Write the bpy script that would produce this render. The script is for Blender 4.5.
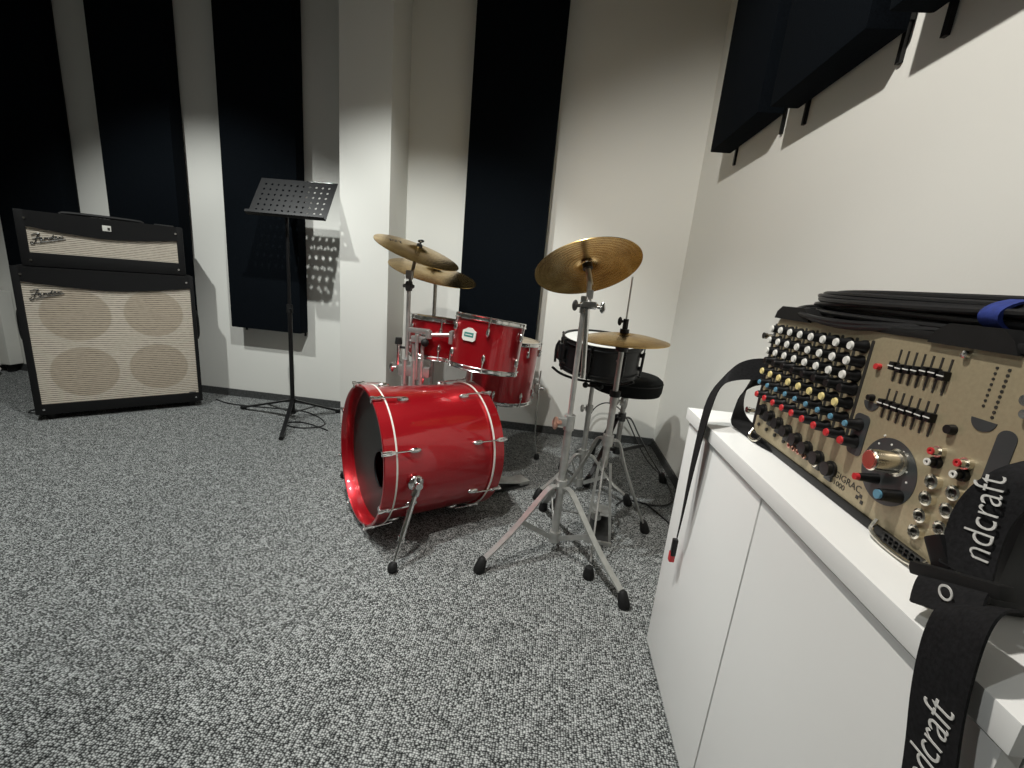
import bpy, bmesh, math, random
from mathutils import Vector, Matrix
random.seed(4)
for o in list(bpy.data.objects): bpy.data.objects.remove(o)
SC = bpy.context.scene; COL = SC.collection
V = Vector; PI = math.pi

# ------------------------------------------------------------------ camera
def make_camera():
    pit, rol, yaw = math.radians(13.70811), math.radians(5.32725), math.radians(4.51175)
    cy, sy = math.cos(yaw), math.sin(yaw); cp, sp = math.cos(pit), math.sin(pit); cr, sr = math.cos(rol), math.sin(rol)
    r = V((cy, sy, 0)); f0 = V((-sy, cy, 0)); z = V((0, 0, 1))
    f = f0*cp - z*sp; u = f0*sp + z*cp
    r2 = r*cr + u*sr; u2 = -r*sr + u*cr
    cd = bpy.data.cameras.new('camera'); cam = bpy.data.objects.new('camera', cd); COL.objects.link(cam)
    m = Matrix((r2, u2, -f)).transposed().to_4x4(); m.translation = V((0, 0, 1.0))
    cam.matrix_world = m
    cd.sensor_fit = 'HORIZONTAL'; cd.sensor_width = 36; cd.lens = 430.045/1024*36; cd.clip_start = 0.02
    SC.camera = cam
make_camera()
SC.view_settings.view_transform = 'Standard'; SC.view_settings.look = 'None'
SC.view_settings.gamma = 1; SC.view_settings.use_curve_mapping = False
SC.view_settings.exposure = 0.0
w = bpy.data.worlds.new('world'); SC.world = w; w.use_nodes = True
w.node_tree.nodes['Background'].inputs[0].default_value = (0.9, 0.95, 1, 1)
w.node_tree.nodes['Background'].inputs[1].default_value = 0.03
# ceiling spot lamps, the last an added fill: (position, aim, watts, cone degrees, blend, radius, colour)
WARM = (1.0, 0.965, 0.90); NEUT = (0.97, 1.0, 0.97)
LAMPS = [((-0.42, 0.60, 2.55), (0.72, 1.50, 0.80), 120, 104, .6, .03, WARM),
         ((-0.75, 1.20, 2.55), (-0.85, 1.85, 0.0), 150, 98, .5, .022, NEUT),
         ((-2.12, 1.42, 2.55), (-2.30, 2.00, 0.0), 125, 100, .5, .022, NEUT),
         ((-1.60, -0.40, 2.55), (0.30, 0.62, 0.35), 50, 50, .5, .03, NEUT)]  # added fill spot that brightens the cabinet front, no known fixture
def make_lamps():
    for p, a, e, cone, bl, rad, c in LAMPS:
        l = bpy.data.lights.new('spot_lamp_or_fill', 'SPOT'); l.energy = e; l.spot_size = math.radians(cone); l.spot_blend = bl
        l.shadow_soft_size = rad; l.color = c
        o = bpy.data.objects.new('spot_lamp_or_fill', l); COL.objects.link(o); o.location = p
        o.rotation_euler = (V(a)-V(p)).to_track_quat('-Z', 'Y').to_euler()
    l = bpy.data.lights.new('ceiling_fill', 'AREA'); l.energy = 4.5; l.shape = 'RECTANGLE'; l.size = 3; l.size_y = 2.2; l.color = (1, .98, .93)  # added area light for soft ambient fill, not a real fitting
    o = bpy.data.objects.new('ceiling_fill', l); COL.objects.link(o); o.location = (-1.2, 0.3, 2.66)
make_lamps()

# ------------------------------------------------------------------ materials
def mat(name, col, rough=.5, metal=0, coat=0, spec=.5, setup=None):
    m = bpy.data.materials.new(name); m.use_nodes = True
    nt = m.node_tree; b = nt.nodes['Principled BSDF']
    b.inputs['Base Color'].default_value = (*col, 1); b.inputs['Roughness'].default_value = rough
    b.inputs['Metallic'].default_value = metal; b.inputs['Coat Weight'].default_value = coat
    b.inputs['Specular IOR Level'].default_value = spec
    if setup: setup(nt, b)
    return m
def N(nt, t, **k):
    n = nt.nodes.new(t)
    for a, v in k.items():
        if a.startswith('i_'): n.inputs[a[2:].replace('_', ' ')].default_value = v
        else: setattr(n, a, v)
    return n
def coords(nt, scale=(1, 1, 1), rot=(0, 0, 0)):
    t = N(nt, 'ShaderNodeTexCoord'); mp = N(nt, 'ShaderNodeMapping'); mp.inputs['Scale'].default_value = scale
    mp.inputs['Rotation'].default_value = rot
    nt.links.new(t.outputs['Object'], mp.inputs[0]); return mp.outputs[0]
def ramp(nt, fac, stops):
    r = N(nt, 'ShaderNodeValToRGB'); e = r.color_ramp.elements
    e[0].position, e[0].color = stops[0][0], (*stops[0][1], 1); e[1].position, e[1].color = stops[-1][0], (*stops[-1][1], 1)
    for p, c in stops[1:-1]:
        x = e.new(p); x.color = (*c, 1)
    nt.links.new(fac, r.inputs[0]); return r.outputs[0]
def bump(nt, b, h, strength, dist):
    n = N(nt, 'ShaderNodeBump'); n.inputs['Strength'].default_value = strength; n.inputs['Distance'].default_value = dist
    nt.links.new(h, n.inputs['Height']); nt.links.new(n.outputs[0], b.inputs['Normal'])
def noisy(scale, amt, dark=.8):
    def s(nt, b):
        c = b.inputs['Base Color'].default_value[:3]
        n = N(nt, 'ShaderNodeTexNoise'); n.inputs['Scale'].default_value = scale; n.inputs['Detail'].default_value = 4
        nt.links.new(coords(nt), n.inputs[0])
        nt.links.new(ramp(nt, n.outputs[0], [(.3, tuple(x*dark for x in c)), (.7, c)]), b.inputs['Base Color'])
        bump(nt, b, n.outputs[0], amt, .002)
    return s
def carpet(nt, b):
    def mth(op, a, c=None, d=None):
        n = N(nt, 'ShaderNodeMath', operation=op)
        for k, v in enumerate((a, c, d)):
            if v is None: continue
            if hasattr(v, 'links'): nt.links.new(v, n.inputs[k])
            else: n.inputs[k].default_value = v
        return n.outputs[0]
    t = N(nt, 'ShaderNodeTexCoord'); sp = N(nt, 'ShaderNodeSeparateXYZ')
    vo = N(nt, 'ShaderNodeTexVoronoi', voronoi_dimensions='2D'); vo.inputs['Scale'].default_value = 1; vo.inputs['Randomness'].default_value = .62
    nt.links.new(coords(nt, (160, 235, 1)), vo.inputs['Vector'])
    h = mth('SUBTRACT', 1.0, mth('MULTIPLY', vo.outputs['Distance'], 1.35))
    w_ = N(nt, 'ShaderNodeSeparateColor'); nt.links.new(vo.outputs['Color'], w_.inputs[0])
    n = N(nt, 'ShaderNodeTexNoise'); n.inputs['Scale'].default_value = 28; n.inputs['Detail'].default_value = 4; n.inputs['Roughness'].default_value = .7
    nt.links.new(t.outputs['Object'], n.inputs[0])
    n3 = N(nt, 'ShaderNodeTexNoise'); n3.inputs['Scale'].default_value = 230; n3.inputs['Detail'].default_value = 2; nt.links.new(t.outputs['Object'], n3.inputs[0])
    a = mth('MULTIPLY_ADD', w_.outputs[0], .30, mth('MULTIPLY', h, .52))
    a = mth('MULTIPLY_ADD', n.outputs[0], .30, a); a = mth('MULTIPLY_ADD', n3.outputs[0], .22, a)
    c = ramp(nt, a, [(.42, (.014, .015, .015)), (.61, (.095, .099, .097)), (.81, (.32, .33, .325)), (1.0, (.56, .57, .56))])
    nt.links.new(c, b.inputs['Base Color'])
    bump(nt, b, h, .15, .002)
def cymbal_setup(nt, b):
    t = N(nt, 'ShaderNodeTexCoord'); s = N(nt, 'ShaderNodeSeparateXYZ'); nt.links.new(t.outputs['Object'], s.inputs[0])
    vl = N(nt, 'ShaderNodeVectorMath', operation='LENGTH')
    cb = N(nt, 'ShaderNodeCombineXYZ'); nt.links.new(s.outputs[0], cb.inputs[0]); nt.links.new(s.outputs[1], cb.inputs[1])
    nt.links.new(cb.outputs[0], vl.inputs[0])
    m = N(nt, 'ShaderNodeMath', operation='MULTIPLY'); nt.links.new(vl.outputs['Value'], m.inputs[0]); m.inputs[1].default_value = 420
    sn = N(nt, 'ShaderNodeMath', operation='SINE'); nt.links.new(m.outputs[0], sn.inputs[0])
    n = N(nt, 'ShaderNodeTexNoise'); n.inputs['Scale'].default_value = 14; n.inputs['Detail'].default_value = 4
    nt.links.new(t.outputs['Object'], n.inputs[0])
    nt.links.new(ramp(nt, n.outputs[0], [(.3, (.42, .25, .07)), (.55, (.62, .41, .14)), (.75, (.74, .54, .24))]), b.inputs['Base Color'])
    bump(nt, b, sn.outputs[0], .12, .0006)
def stripes(circles, zper=.0115):
    def s(nt, b):
        t = N(nt, 'ShaderNodeTexCoord'); sp = N(nt, 'ShaderNodeSeparateXYZ'); nt.links.new(t.outputs['Object'], sp.inputs[0])
        d = N(nt, 'ShaderNodeMath', operation='DIVIDE'); nt.links.new(sp.outputs[2], d.inputs[0]); d.inputs[1].default_value = zper
        fr = N(nt, 'ShaderNodeMath', operation='FRACT'); nt.links.new(d.outputs[0], fr.inputs[0])
        n = N(nt, 'ShaderNodeTexNoise'); n.inputs['Scale'].default_value = 1; n.inputs['Detail'].default_value = 2
        nt.links.new(coords(nt, (60, 60, 320)), n.inputs[0])
        ad = N(nt, 'ShaderNodeMath', operation='MULTIPLY_ADD'); nt.links.new(n.outputs[0], ad.inputs[0]); ad.inputs[1].default_value = .5
        nt.links.new(fr.outputs[0], ad.inputs[2])
        c = ramp(nt, ad.outputs[0], [(.34, (.05, .04, .03)), (.52, (.40, .345, .27)), (.75, (.52, .46, .38)), (1, (.62, .56, .47))])
        last = c
        for (x, z, r) in circles:
            cb = N(nt, 'ShaderNodeCombineXYZ'); nt.links.new(sp.outputs[0], cb.inputs[0]); nt.links.new(sp.outputs[2], cb.inputs[2])
            dv = N(nt, 'ShaderNodeVectorMath', operation='DISTANCE'); nt.links.new(cb.outputs[0], dv.inputs[0]); dv.inputs[1].default_value = (x, 0, z)
            mr = N(nt, 'ShaderNodeMapRange'); nt.links.new(dv.outputs['Value'], mr.inputs['Value'])
            mr.inputs['From Min'].default_value = r-.004; mr.inputs['From Max'].default_value = r+.004
            mr.inputs['To Min'].default_value = .74; mr.inputs['To Max'].default_value = 1
            mx = N(nt, 'ShaderNodeMix', data_type='RGBA', blend_type='MULTIPLY'); mx.inputs['Factor'].default_value = 1
            cc = N(nt, 'ShaderNodeCombineColor')
            for k, f_ in enumerate((1.0, .95, .89)):
                m_ = N(nt, 'ShaderNodeMapRange'); nt.links.new(mr.outputs[0], m_.inputs['Value']); m_.inputs['From Min'].default_value = .74
                m_.inputs['To Min'].default_value = .77*f_; nt.links.new(m_.outputs[0], cc.inputs[k])
            nt.links.new(last, mx.inputs['A']); nt.links.new(cc.outputs[0], mx.inputs['B']); last = mx.outputs['Result']
        nt.links.new(last, b.inputs['Base Color'])
        bump(nt, b, n.outputs[0], .3, .002)
    return s
def sparkle(nt, b):
    v = N(nt, 'ShaderNodeTexNoise'); v.inputs['Scale'].default_value = 900; nt.links.new(coords(nt), v.inputs[0])
    nt.links.new(ramp(nt, v.outputs[0], [(.35, (.30, .002, .007)), (.65, (.48, .006, .015))]), b.inputs['Base Color'])
def weave(nt, b):
    n = N(nt, 'ShaderNodeTexNoise'); n.inputs['Scale'].default_value = 260; n.inputs['Detail'].default_value = 2
    nt.links.new(coords(nt), n.inputs[0])
    c = b.inputs['Base Color'].default_value[:3]
    nt.links.new(ramp(nt, n.outputs[0], [(.3, tuple(x*.6 for x in c)), (.7, tuple(x*1.3 for x in c))]), b.inputs['Base Color'])
    bump(nt, b, n.outputs[0], .4, .001)
def wallset(nt, b):
    n = N(nt, 'ShaderNodeTexNoise'); n.inputs['Scale'].default_value = 160; n.inputs['Detail'].default_value = 3
    nt.links.new(coords(nt), n.inputs[0]); bump(nt, b, n.outputs[0], .15, .001)
M = dict(
    wall=mat('wall_paint', (.74, .735, .69), .6, setup=wallset), ceil=mat('ceiling_paint', (.45, .45, .44), .8, setup=wallset),
    carpet=mat('carpet_loops', (.2, .2, .2), .95, spec=.1, setup=carpet),
    skirt=mat('carpet_skirting', (.07, .073, .072), .9, setup=noisy(120, .5, .4)),
    fabric=mat('acoustic_fabric', (.0035, .005, .007), .95, spec=.05, setup=weave),
    lacquer=mat('red_lacquer', (.5, .006, .015), .34, .55, coat=1, setup=sparkle),
    chrome=mat('chrome', (.78, .78, .77), .16, 1, setup=noisy(30, .02, .9)),
    steel=mat('worn_chrome', (.52, .52, .50), .38, .75, setup=noisy(40, .05, .8)),
    darksteel=mat('dark_steel', (.10, .10, .10), .35, .8, setup=noisy(40, .05, .8)),
    brass=mat('cymbal_bronze', (.6, .4, .13), .27, 1, setup=cymbal_setup),
    black=mat('black_paint', (.007, .007, .0075), .38, spec=.35, setup=noisy(40, .05, .7)),
    tolex=mat('black_vinyl', (.007, .007, .0075), .5, spec=.25, setup=noisy(500, .5, .6)),
    rubber=mat('black_rubber', (.010, .010, .010), .6, spec=.3, setup=noisy(80, .1, .7)),
    cloth=mat('throne_cloth', (.007, .008, .008), .85, spec=.15, setup=noisy(300, .4, .6)),
    webbing=mat('strap_webbing', (.010, .010, .011), .75, spec=.2, setup=weave),
    darkhead=mat('dark_drum_head', (.022, .028, .025), .45, setup=noisy(12, .03, .8)),
    whitehead=mat('coated_drum_head', (.78, .78, .75), .5, setup=noisy(30, .05, .93)),
    clearhead=mat('worn_drum_head', (.55, .47, .36), .4, setup=noisy(15, .05, .8)),
    laminate=mat('white_laminate', (.87, .87, .85), .32, setup=noisy(3, .01, .98)),
    dark=mat('dark_gap', (.02, .02, .02), .8, setup=noisy(20, .05, .8)),
    tan=mat('tan_panel', (.40, .335, .215), .42, .25, setup=noisy(220, .08, .88)),
    graphite=mat('graphite_print_shade', (.045, .05, .052), .4, setup=noisy(60, .03, .9)),
    ink=mat('dark_ink', (.03, .028, .024), .5, setup=noisy(60, .03, .9)),
    white=mat('white_plastic', (.80, .79, .74), .35, setup=noisy(60, .03, .94)),
    cream=mat('yellow_plastic', (.80, .66, .28), .35, setup=noisy(60, .03, .94)),
    redp=mat('red_plastic', (.60, .03, .035), .35, setup=noisy(60, .03, .9)),
    bluep=mat('blue_plastic', (.12, .30, .42), .35, setup=noisy(60, .03, .9)),
    bluetie=mat('blue_hook_tape', (.015, .035, .22), .8, setup=noisy(200, .3, .7)),
    copper=mat('copper_metal', (.75, .42, .33), .3, 1, setup=noisy(60, .03, .8)),
    nickel=mat('nickel', (.85, .80, .70), .22, 1, setup=noisy(60, .03, .85)),
    felt=mat('tan_felt', (.45, .33, .16), .95, setup=noisy(90, .3, .7)),
    teal=mat('teal_enamel', (.05, .22, .20), .4, setup=noisy(60, .03, .9)),
    offwhite=mat('off_white_enamel', (.70, .69, .64), .45, setup=noisy(6, .03, .93)),
    cable=mat('black_cable', (.013, .013, .014), .42, setup=noisy(200, .05, .8)),
    letter=mat('white_thread', (.72, .71, .68), .7, setup=noisy(400, .2, .8)),
    cab_grille=mat('speaker_cloth', (.4, .36, .3), .8, setup=stripes([(.217, .588, .142), (.550, .602, .137), (.222, .266, .142), (.550, .278, .139)])),
    head_grille=mat('amp_cloth', (.4, .36, .3), .8, setup=stripes([], .0095)),
)

# ------------------------------------------------------------------ mesh helpers
def frame(axis, hint=V((0, 0, 1))):
    a = V(axis).normalized()
    h = hint if abs(a.dot(hint)) < .95 else V((1, 0, 0))
    x = h.cross(a).normalized(); y = a.cross(x)
    return x, y, a
class B:
    def __init__(s): s.bm = bmesh.new()
    def box(s, c, d, rot=None, bev=0):
        r = bmesh.ops.create_cube(s.bm, size=1); vs = r['verts']
        m = Matrix.Translation(V(c)) @ (rot.to_4x4() if rot is not None else Matrix()) @ Matrix.Diagonal((*d, 1))
        bmesh.ops.transform(s.bm, matrix=m, verts=vs)
        if bev:
            es = list({e for v in vs for e in v.link_edges})
            bmesh.ops.bevel(s.bm, geom=es, offset=bev, segments=2, affect='EDGES', profile=.7)
        return s
    def span(s, a, b, bev=0):
        return s.box([(a[i]+b[i])/2 for i in range(3)], [abs(b[i]-a[i]) for i in range(3)], bev=bev)
    def bar(s, p, q, w, t, side=None, bev=0):      # rectangular bar from p to q
        p, q = V(p), V(q); x, y, a = frame(q-p, V(side) if side else V((0, 0, 1)))
        return s.box((p+q)/2, (w, t, (q-p).length), Matrix((x, y, a)).transposed(), bev)
    def cyl(s, p, q, r, r2=None, n=20, cap=True):
        p, q = V(p), V(q); r2 = r if r2 is None else r2; x, y, a = frame(q-p)
        A = [s.bm.verts.new(p+(x*math.cos(2*PI*i/n)+y*math.sin(2*PI*i/n))*r) for i in range(n)]
        C = [s.bm.verts.new(q+(x*math.cos(2*PI*i/n)+y*math.sin(2*PI*i/n))*r2) for i in range(n)]
        for i in range(n): s.bm.faces.new((A[i], A[(i+1) % n], C[(i+1) % n], C[i]))
        if cap: s.bm.faces.new(A[::-1]); s.bm.faces.new(C)
        return s
    def lathe(s, prof, o=(0, 0, 0), axis=(0, 0, 1), n=32, closed=False):
        o = V(o); x, y, a = frame(axis); rings = []
        for r, z in prof:
            if r < 1e-6: rings.append([s.bm.verts.new(o+a*z)])
            else: rings.append([s.bm.verts.new(o+a*z+(x*math.cos(2*PI*i/n)+y*math.sin(2*PI*i/n))*r) for i in range(n)])
        prs = list(zip(rings, rings[1:])) + ([(rings[-1], rings[0])] if closed else [])
        for A, C in prs:
            if len(A) == 1 and len(C) == 1: continue
            for i in range(n):
                j = (i+1) % n
                if len(A) == 1: s.bm.faces.new((A[0], C[j], C[i]))
                elif len(C) == 1: s.bm.faces.new((A[i], A[j], C[0]))
                else: s.bm.faces.new((A[i], A[j], C[j], C[i]))
        return s
    def tube(s, pts, r, n=10, smooth=0, closed=False):
        pts = [V(p) for p in pts]
        for _ in range(smooth):
            q = []
            L = len(pts)
            rng = range(L) if closed else range(L-1)
            if not closed: q.append(pts[0])
            for i in rng:
                a, b = pts[i], pts[(i+1) % L]; q += [a*.75+b*.25, a*.25+b*.75]
            if not closed: q.append(pts[-1])
            pts = q
        L = len(pts); rs = r if isinstance(r, list) else None
        prev = None; rings = []
        for i, p in enumerate(pts):
            t = (pts[(i+1) % L]-pts[i-1]) if closed else (pts[min(i+1, L-1)]-pts[max(i-1, 0)])
            t.normalize()
            if prev is None: x, y, _ = frame(t)
            else:
                x = prev-t*prev.dot(t); x.normalize(); y = t.cross(x)
            prev = x
            rr = (rs[0]+(rs[1]-rs[0])*i/(L-1)) if rs else r
            rings.append([s.bm.verts.new(p+(x*math.cos(2*PI*k/n)+y*math.sin(2*PI*k/n))*rr) for k in range(n)])
        for i in range(L if closed else L-1):
            A, C = rings[i], rings[(i+1) % L]
            for k in range(n): s.bm.faces.new((A[k], A[(k+1) % n], C[(k+1) % n], C[k]))
        if not closed: s.bm.faces.new(rings[0][::-1]); s.bm.faces.new(rings[-1])
        return s
    def ball(s, c, r, sc=(1, 1, 1), n=14):
        v = bmesh.ops.create_uvsphere(s.bm, u_segments=n, v_segments=n//2+1, radius=r)['verts']
        bmesh.ops.transform(s.bm, matrix=Matrix.Translation(V(c)) @ Matrix.Diagonal((*sc, 1)), verts=v); return s
    def ribbon(s, pts, wid, t=.0025):              # pts: centre points, wid: half-width vectors
        n = len(pts); P = [V(p) for p in pts]; W = [V(w) for w in wid]; rows = []
        for i in range(n):
            tg = (P[min(i+1, n-1)]-P[max(i-1, 0)]).normalized(); nn = tg.cross(W[i]).normalized()*t/2
            rows.append([s.bm.verts.new(q) for q in (P[i]-W[i]-nn, P[i]+W[i]-nn, P[i]+W[i]+nn, P[i]-W[i]+nn)])
        for A, C in zip(rows, rows[1:]):
            for k in range(4): s.bm.faces.new((A[k], A[(k+1) % 4], C[(k+1) % 4], C[k]))
        s.bm.faces.new(rows[0][::-1]); s.bm.faces.new(rows[-1]); return s
    def prism(s, poly, o, ex, ey, depth):          # poly 2D in ex,ey from o, extruded by vector depth
        o, ex, ey, d = V(o), V(ex), V(ey), V(depth)
        A = [s.bm.verts.new(o+ex*a+ey*b) for a, b in poly]; C = [s.bm.verts.new(v.co+d) for v in A]
        s.bm.faces.new(A[::-1]); s.bm.faces.new(C); k = len(A)
        for i in range(k): s.bm.faces.new((A[i], A[(i+1) % k], C[(i+1) % k], C[i]))
        return s
    def xform(s, m): bmesh.ops.transform(s.bm, matrix=m, verts=s.bm.verts); return s
    def build(s, name, m, parent=None, world=True, origin=None, ang=35):
        if parent is not None and world: s.xform(root_matrix(parent).inverted())
        if origin is not None: s.xform(Matrix.Translation(-V(origin)))
        bmesh.ops.recalc_face_normals(s.bm, faces=s.bm.faces)
        me = bpy.data.meshes.new(name); s.bm.to_mesh(me); s.bm.free()
        me.materials.append(M[m] if isinstance(m, str) else m)
        me.shade_smooth(); me.set_sharp_from_angle(angle=math.radians(ang))
        o = bpy.data.objects.new(name, me); COL.objects.link(o)
        if origin is not None: o.location = origin
        if parent is not None: o.parent = parent
        return o
def root_matrix(o):
    m = o.matrix_basis.copy()
    while o.parent: o = o.parent; m = o.matrix_basis @ m
    return m
def tag(o, label, cat, group=None):
    o['label'] = label; o['category'] = cat
    if group: o['group'] = group
    return o
def thing(name, loc, label, cat, rotz=0, group=None):
    o = bpy.data.objects.new(name, None); o.empty_display_size = .05; COL.objects.link(o)
    o.location = loc; o.rotation_euler = (0, 0, rotz); return tag(o, label, cat, group)
def struct(b, name, m, **k):
    o = b.build(name, m, **k); o['kind'] = 'structure'; return o
def text_part(txt, size, m, parent, origin, ex, ey, depth=.0006, name='lettering', shear=0, align='LEFT', sx=1):
    c = bpy.data.curves.new('t', 'FONT'); c.body = txt; c.size = size; c.extrude = depth; c.shear = shear; c.offset = -.012*size; c.align_x = align
    t = bpy.data.objects.new('t', c); COL.objects.link(t)
    me = bpy.data.meshes.new_from_object(t, depsgraph=bpy.context.evaluated_depsgraph_get())
    bpy.data.objects.remove(t)
    ex, ey = V(ex).normalized(), V(ey).normalized(); ez = ex.cross(ey)
    mm = Matrix((ex, ey, ez)).transposed().to_4x4(); mm.translation = V(origin)
    me.transform(root_matrix(parent).inverted() @ mm @ Matrix.Diagonal((sx, 1, 1, 1)))
    me.name = name; me.materials.clear(); me.materials.append(M[m])
    o = bpy.data.objects.new(name, me); COL.objects.link(o); o.parent = parent; return o

# ------------------------------------------------------------------ room
XW, YW, XL, YF, ZC = .757, 2.80, -4.6, -2.6, 2.70
struct(B().span((XL-.1, YF-.1, -.1), (XW+.1, YW+.1, 0)), 'floor', 'carpet')
struct(B().span((XL-.1, YF-.1, ZC), (XW+.1, YW+.1, ZC+.1)), 'ceiling', 'ceil')
struct(B().span((XL-.1, YW, 0), (XW+.1, YW+.1, ZC)), 'wall_back', 'wall')
struct(B().span((XW, YF-.1, 0), (XW+.1, YW, ZC)), 'wall_right', 'wall')
struct(B().span((XL-.1, YF-.1, 0), (XL, YW, ZC)), 'wall_left', 'wall')
struct(B().span((XL, YF-.1, 0), (XW, YF, ZC)), 'wall_front', 'wall')
struct(B().span((-1.279, 2.516, 0), (-.984, YW, ZC), bev=.004), 'wall_column', 'wall')
struct(B().span((XL, YW-.012, 0), (-1.279, YW, .05)).span((-.984, YW-.012, 0), (XW, YW, .05)), 'baseboard_back', 'skirt')
struct(B().span((XW-.012, 1.12, 0), (XW, YW-.012, .05)), 'baseboard_right', 'skirt')

# ------------------------------------------------------------------ acoustic panels
def panel(x0, x1, y0, y1, z0, z1, label, onback=True):
    t = thing('acoustic_panel', ((x0+x1)/2, (y0+y1)/2, z0), label, 'acoustic panel', group='fabric wall panels')
    B().span((x0, y0, z0), (x1, y1, z1), bev=.008).build('fabric_slab', 'fabric', t)
    for e in (.06, .94):
        b = B()
        if onback:
            x = x0+(x1-x0)*e; b.span((x-.012, y1, z0+.03), (x+.012, YW, z1-.05)); b.span((x-.006, YW-.007, z0-.03), (x+.006, YW, z0+.05))
        else:
            y = y0+(y1-y0)*e; b.span((x1, y-.012, z0+.03), (XW, y+.012, z1-.05)); b.span((XW-.010, y-.007, z0-.055), (XW, y+.007, z0+.05))
        b.build('wall_bracket', 'black', t)
yb = 2.69
panel(-3.73, -3.238, yb, 2.78, .52, 2.64, 'tall black fabric wall panel at far left behind amplifier')
panel(-2.925, -2.44, yb, 2.78, .52, 2.64, 'tall black fabric wall panel rising right behind the guitar amplifier stack, second from left')
panel(-2.125, -1.64, yb, 2.78, .52, 2.64, 'tall black fabric wall panel behind the music stand')
panel(-.592, -.094, yb, 2.78, .52, 2.64, 'tall black fabric wall panel behind the red drum kit, right of the column')
panel(.644, .737, 1.80, 2.29, 1.655, 2.60, 'black fabric panel high on right wall, farthest into the corner', False)
panel(.644, .737, 1.235, 1.70, 1.635, 2.60, 'black fabric panel on the right wall, middle of the row', False)
panel(.644, .737, .66, 1.165, 1.63, 2.60, 'black fabric panel on right wall at the top edge of the photo, nearest', False)

# ------------------------------------------------------------------ guitar amplifier stack (local frame: x along the front, y to the back)
AMP = (-2.753, 1.985, 0); AR = math.atan2(.717, .697)
def script_logo(parent, x, z, w, y, name='logo_script'):
    s = w/10
    strokes = [[(0.3, 3.4), (1.6, 4.2), (3.0, 4.3), (2.2, 3.6), (1.6, 2.2), (1.2, .6), (.4, -.4), (-.4, .2), (.5, .8)], [(.4, 2.0), (1.6, 2.3), (2.7, 2.7)],
               [(2.6, 1.7), (3.4, 2.4), (3.1, 2.9), (2.5, 2.2), (2.8, 1.5), (3.8, 1.9)], [(3.9, 1.7), (4.2, 3.0), (4.3, 2.2), (4.9, 3.1), (5.0, 2.2), (5.5, 2.4)],
               [(6.3, 3.2), (5.5, 2.9), (5.6, 2.3), (6.3, 2.8), (6.9, 4.6), (6.4, 3.0), (6.6, 2.5), (7.0, 2.7)],
               [(7.0, 2.8), (7.8, 3.3), (7.5, 3.8), (7.1, 3.2), (7.4, 2.7), (8.2, 3.1)], [(8.3, 2.9), (8.6, 3.8), (8.8, 3.4), (9.6, 3.9)],
               [(1.4, .4), (4.5, 1.2), (8.0, 2.2), (10.2, 3.0)]]
    b = B()
    for st in strokes: b.tube([(x+a*s, y, z+c*s) for a, c in st], s*.17, n=6, smooth=2)
    return b.build(name, 'darksteel', parent, world=False)
def amp_box(t, u0, u1, z0, z1, d, gu0, gu1, gz0, gz1, dip, grille, setback=0.0):
    y0 = setback
    um = (u0+u1)/2
    top = lambda f: gz1 - dip*(1-abs(2*f-1)**1.6)
    # front frame pieces, one cabinet shell with rounded edges
    b = B()
    b.span((u0, y0+.02, z0), (u1, y0+d, z1), bev=.014)
    b.span((u0, y0, z0), (gu0, y0+.03, z1), bev=.006); b.span((gu1, y0, z0), (u1, y0+.03, z1), bev=.006)
    b.span((gu0-.002, y0, z0), (gu1+.002, y0+.03, gz0), bev=.004)
    n = 24; poly = [(gu0-.002+(gu1-gu0+.004)*i/n, top(i/n)) for i in range(n+1)] + [(gu1+.002, z1-.001), (gu0-.002, z1-.001)]
    b.prism(poly, (0, y0+.001, 0), (1, 0, 0), (0, 0, 1), (0, .029, 0))
    b.build('cabinet_shell', 'tolex', t, world=False)
    poly = [(gu0, gz0)]+[(gu1, gz0)]+[(gu0+(gu1-gu0)*i/n, top(i/n)+.004) for i in range(n, -1, -1)]
    B().prism(poly, (0, y0+.010, 0), (1, 0, 0), (0, 0, 1), (0, .012, 0)).build('speaker_grille', grille, t, world=False)
    for x in (u0+.035, u1-.035):
        for z in (z0+.03, z1-.04):
            B().cyl((x, y0-.003, z), (x, y0+.002, z), .0055, n=12).build('screw', 'chrome', t, world=False)
t = thing('speaker_cabinet', AMP, 'large black speaker cabinet with silver striped grille over four round speakers, standing on the carpet', 'speaker cabinet', AR)
amp_box(t, 0, .752, .035, .835, .225, .030, .732, .094, .760, .034, 'cab_grille')
script_logo(t, .055, .668, .125, .006)
for x in (.06, .69):
    for y in (.05, .18): B().cyl((x, y, 0), (x, y, .036), .022, .026).build('foot', 'rubber', t, world=False)
for x, s in ((0, -1), (.752, 1)):
    B().box((x+s*.002, .12, .52), (.006, .10, .20), bev=.003).tube([(x+s*.004, .12, .43), (x+s*.014, .12, .46), (x+s*.014, .12, .58), (x+s*.004, .12, .61)], .010, smooth=2).build('side_handle', 'black', t, world=False)
B().box((.70, -.001, .098), (.035, .004, .010)).build('name_badge', 'darksteel', t, world=False)
hp = V(AMP) + V((0, 0, .8352))
t = thing('amplifier_head', hp, 'black guitar amplifier head with striped grille sitting on top of the speaker cabinet', 'amplifier', AR)
for x in (.07, .68):
    for y in (.06, .18): B().cyl((x, y, .0), (x, y, .006), .016).build('foot', 'rubber', t, world=False)
oz = .8352
amp_box(t, .042, .722, .8385-oz, 1.117-oz, .19, .077, .690, .908-oz, 1.037-oz, .030, 'head_grille', .03)
script_logo(t, .088, .953-oz, .125, .036)
B().box((.385, .029, 1.066-oz), (.036, .003, .030), bev=.001).build('badge', 'offwhite', t, world=False)
B().box((.393, .027, 1.064-oz), (.010, .002, .014)).build('badge_mark', 'ink', t, world=False)
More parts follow.
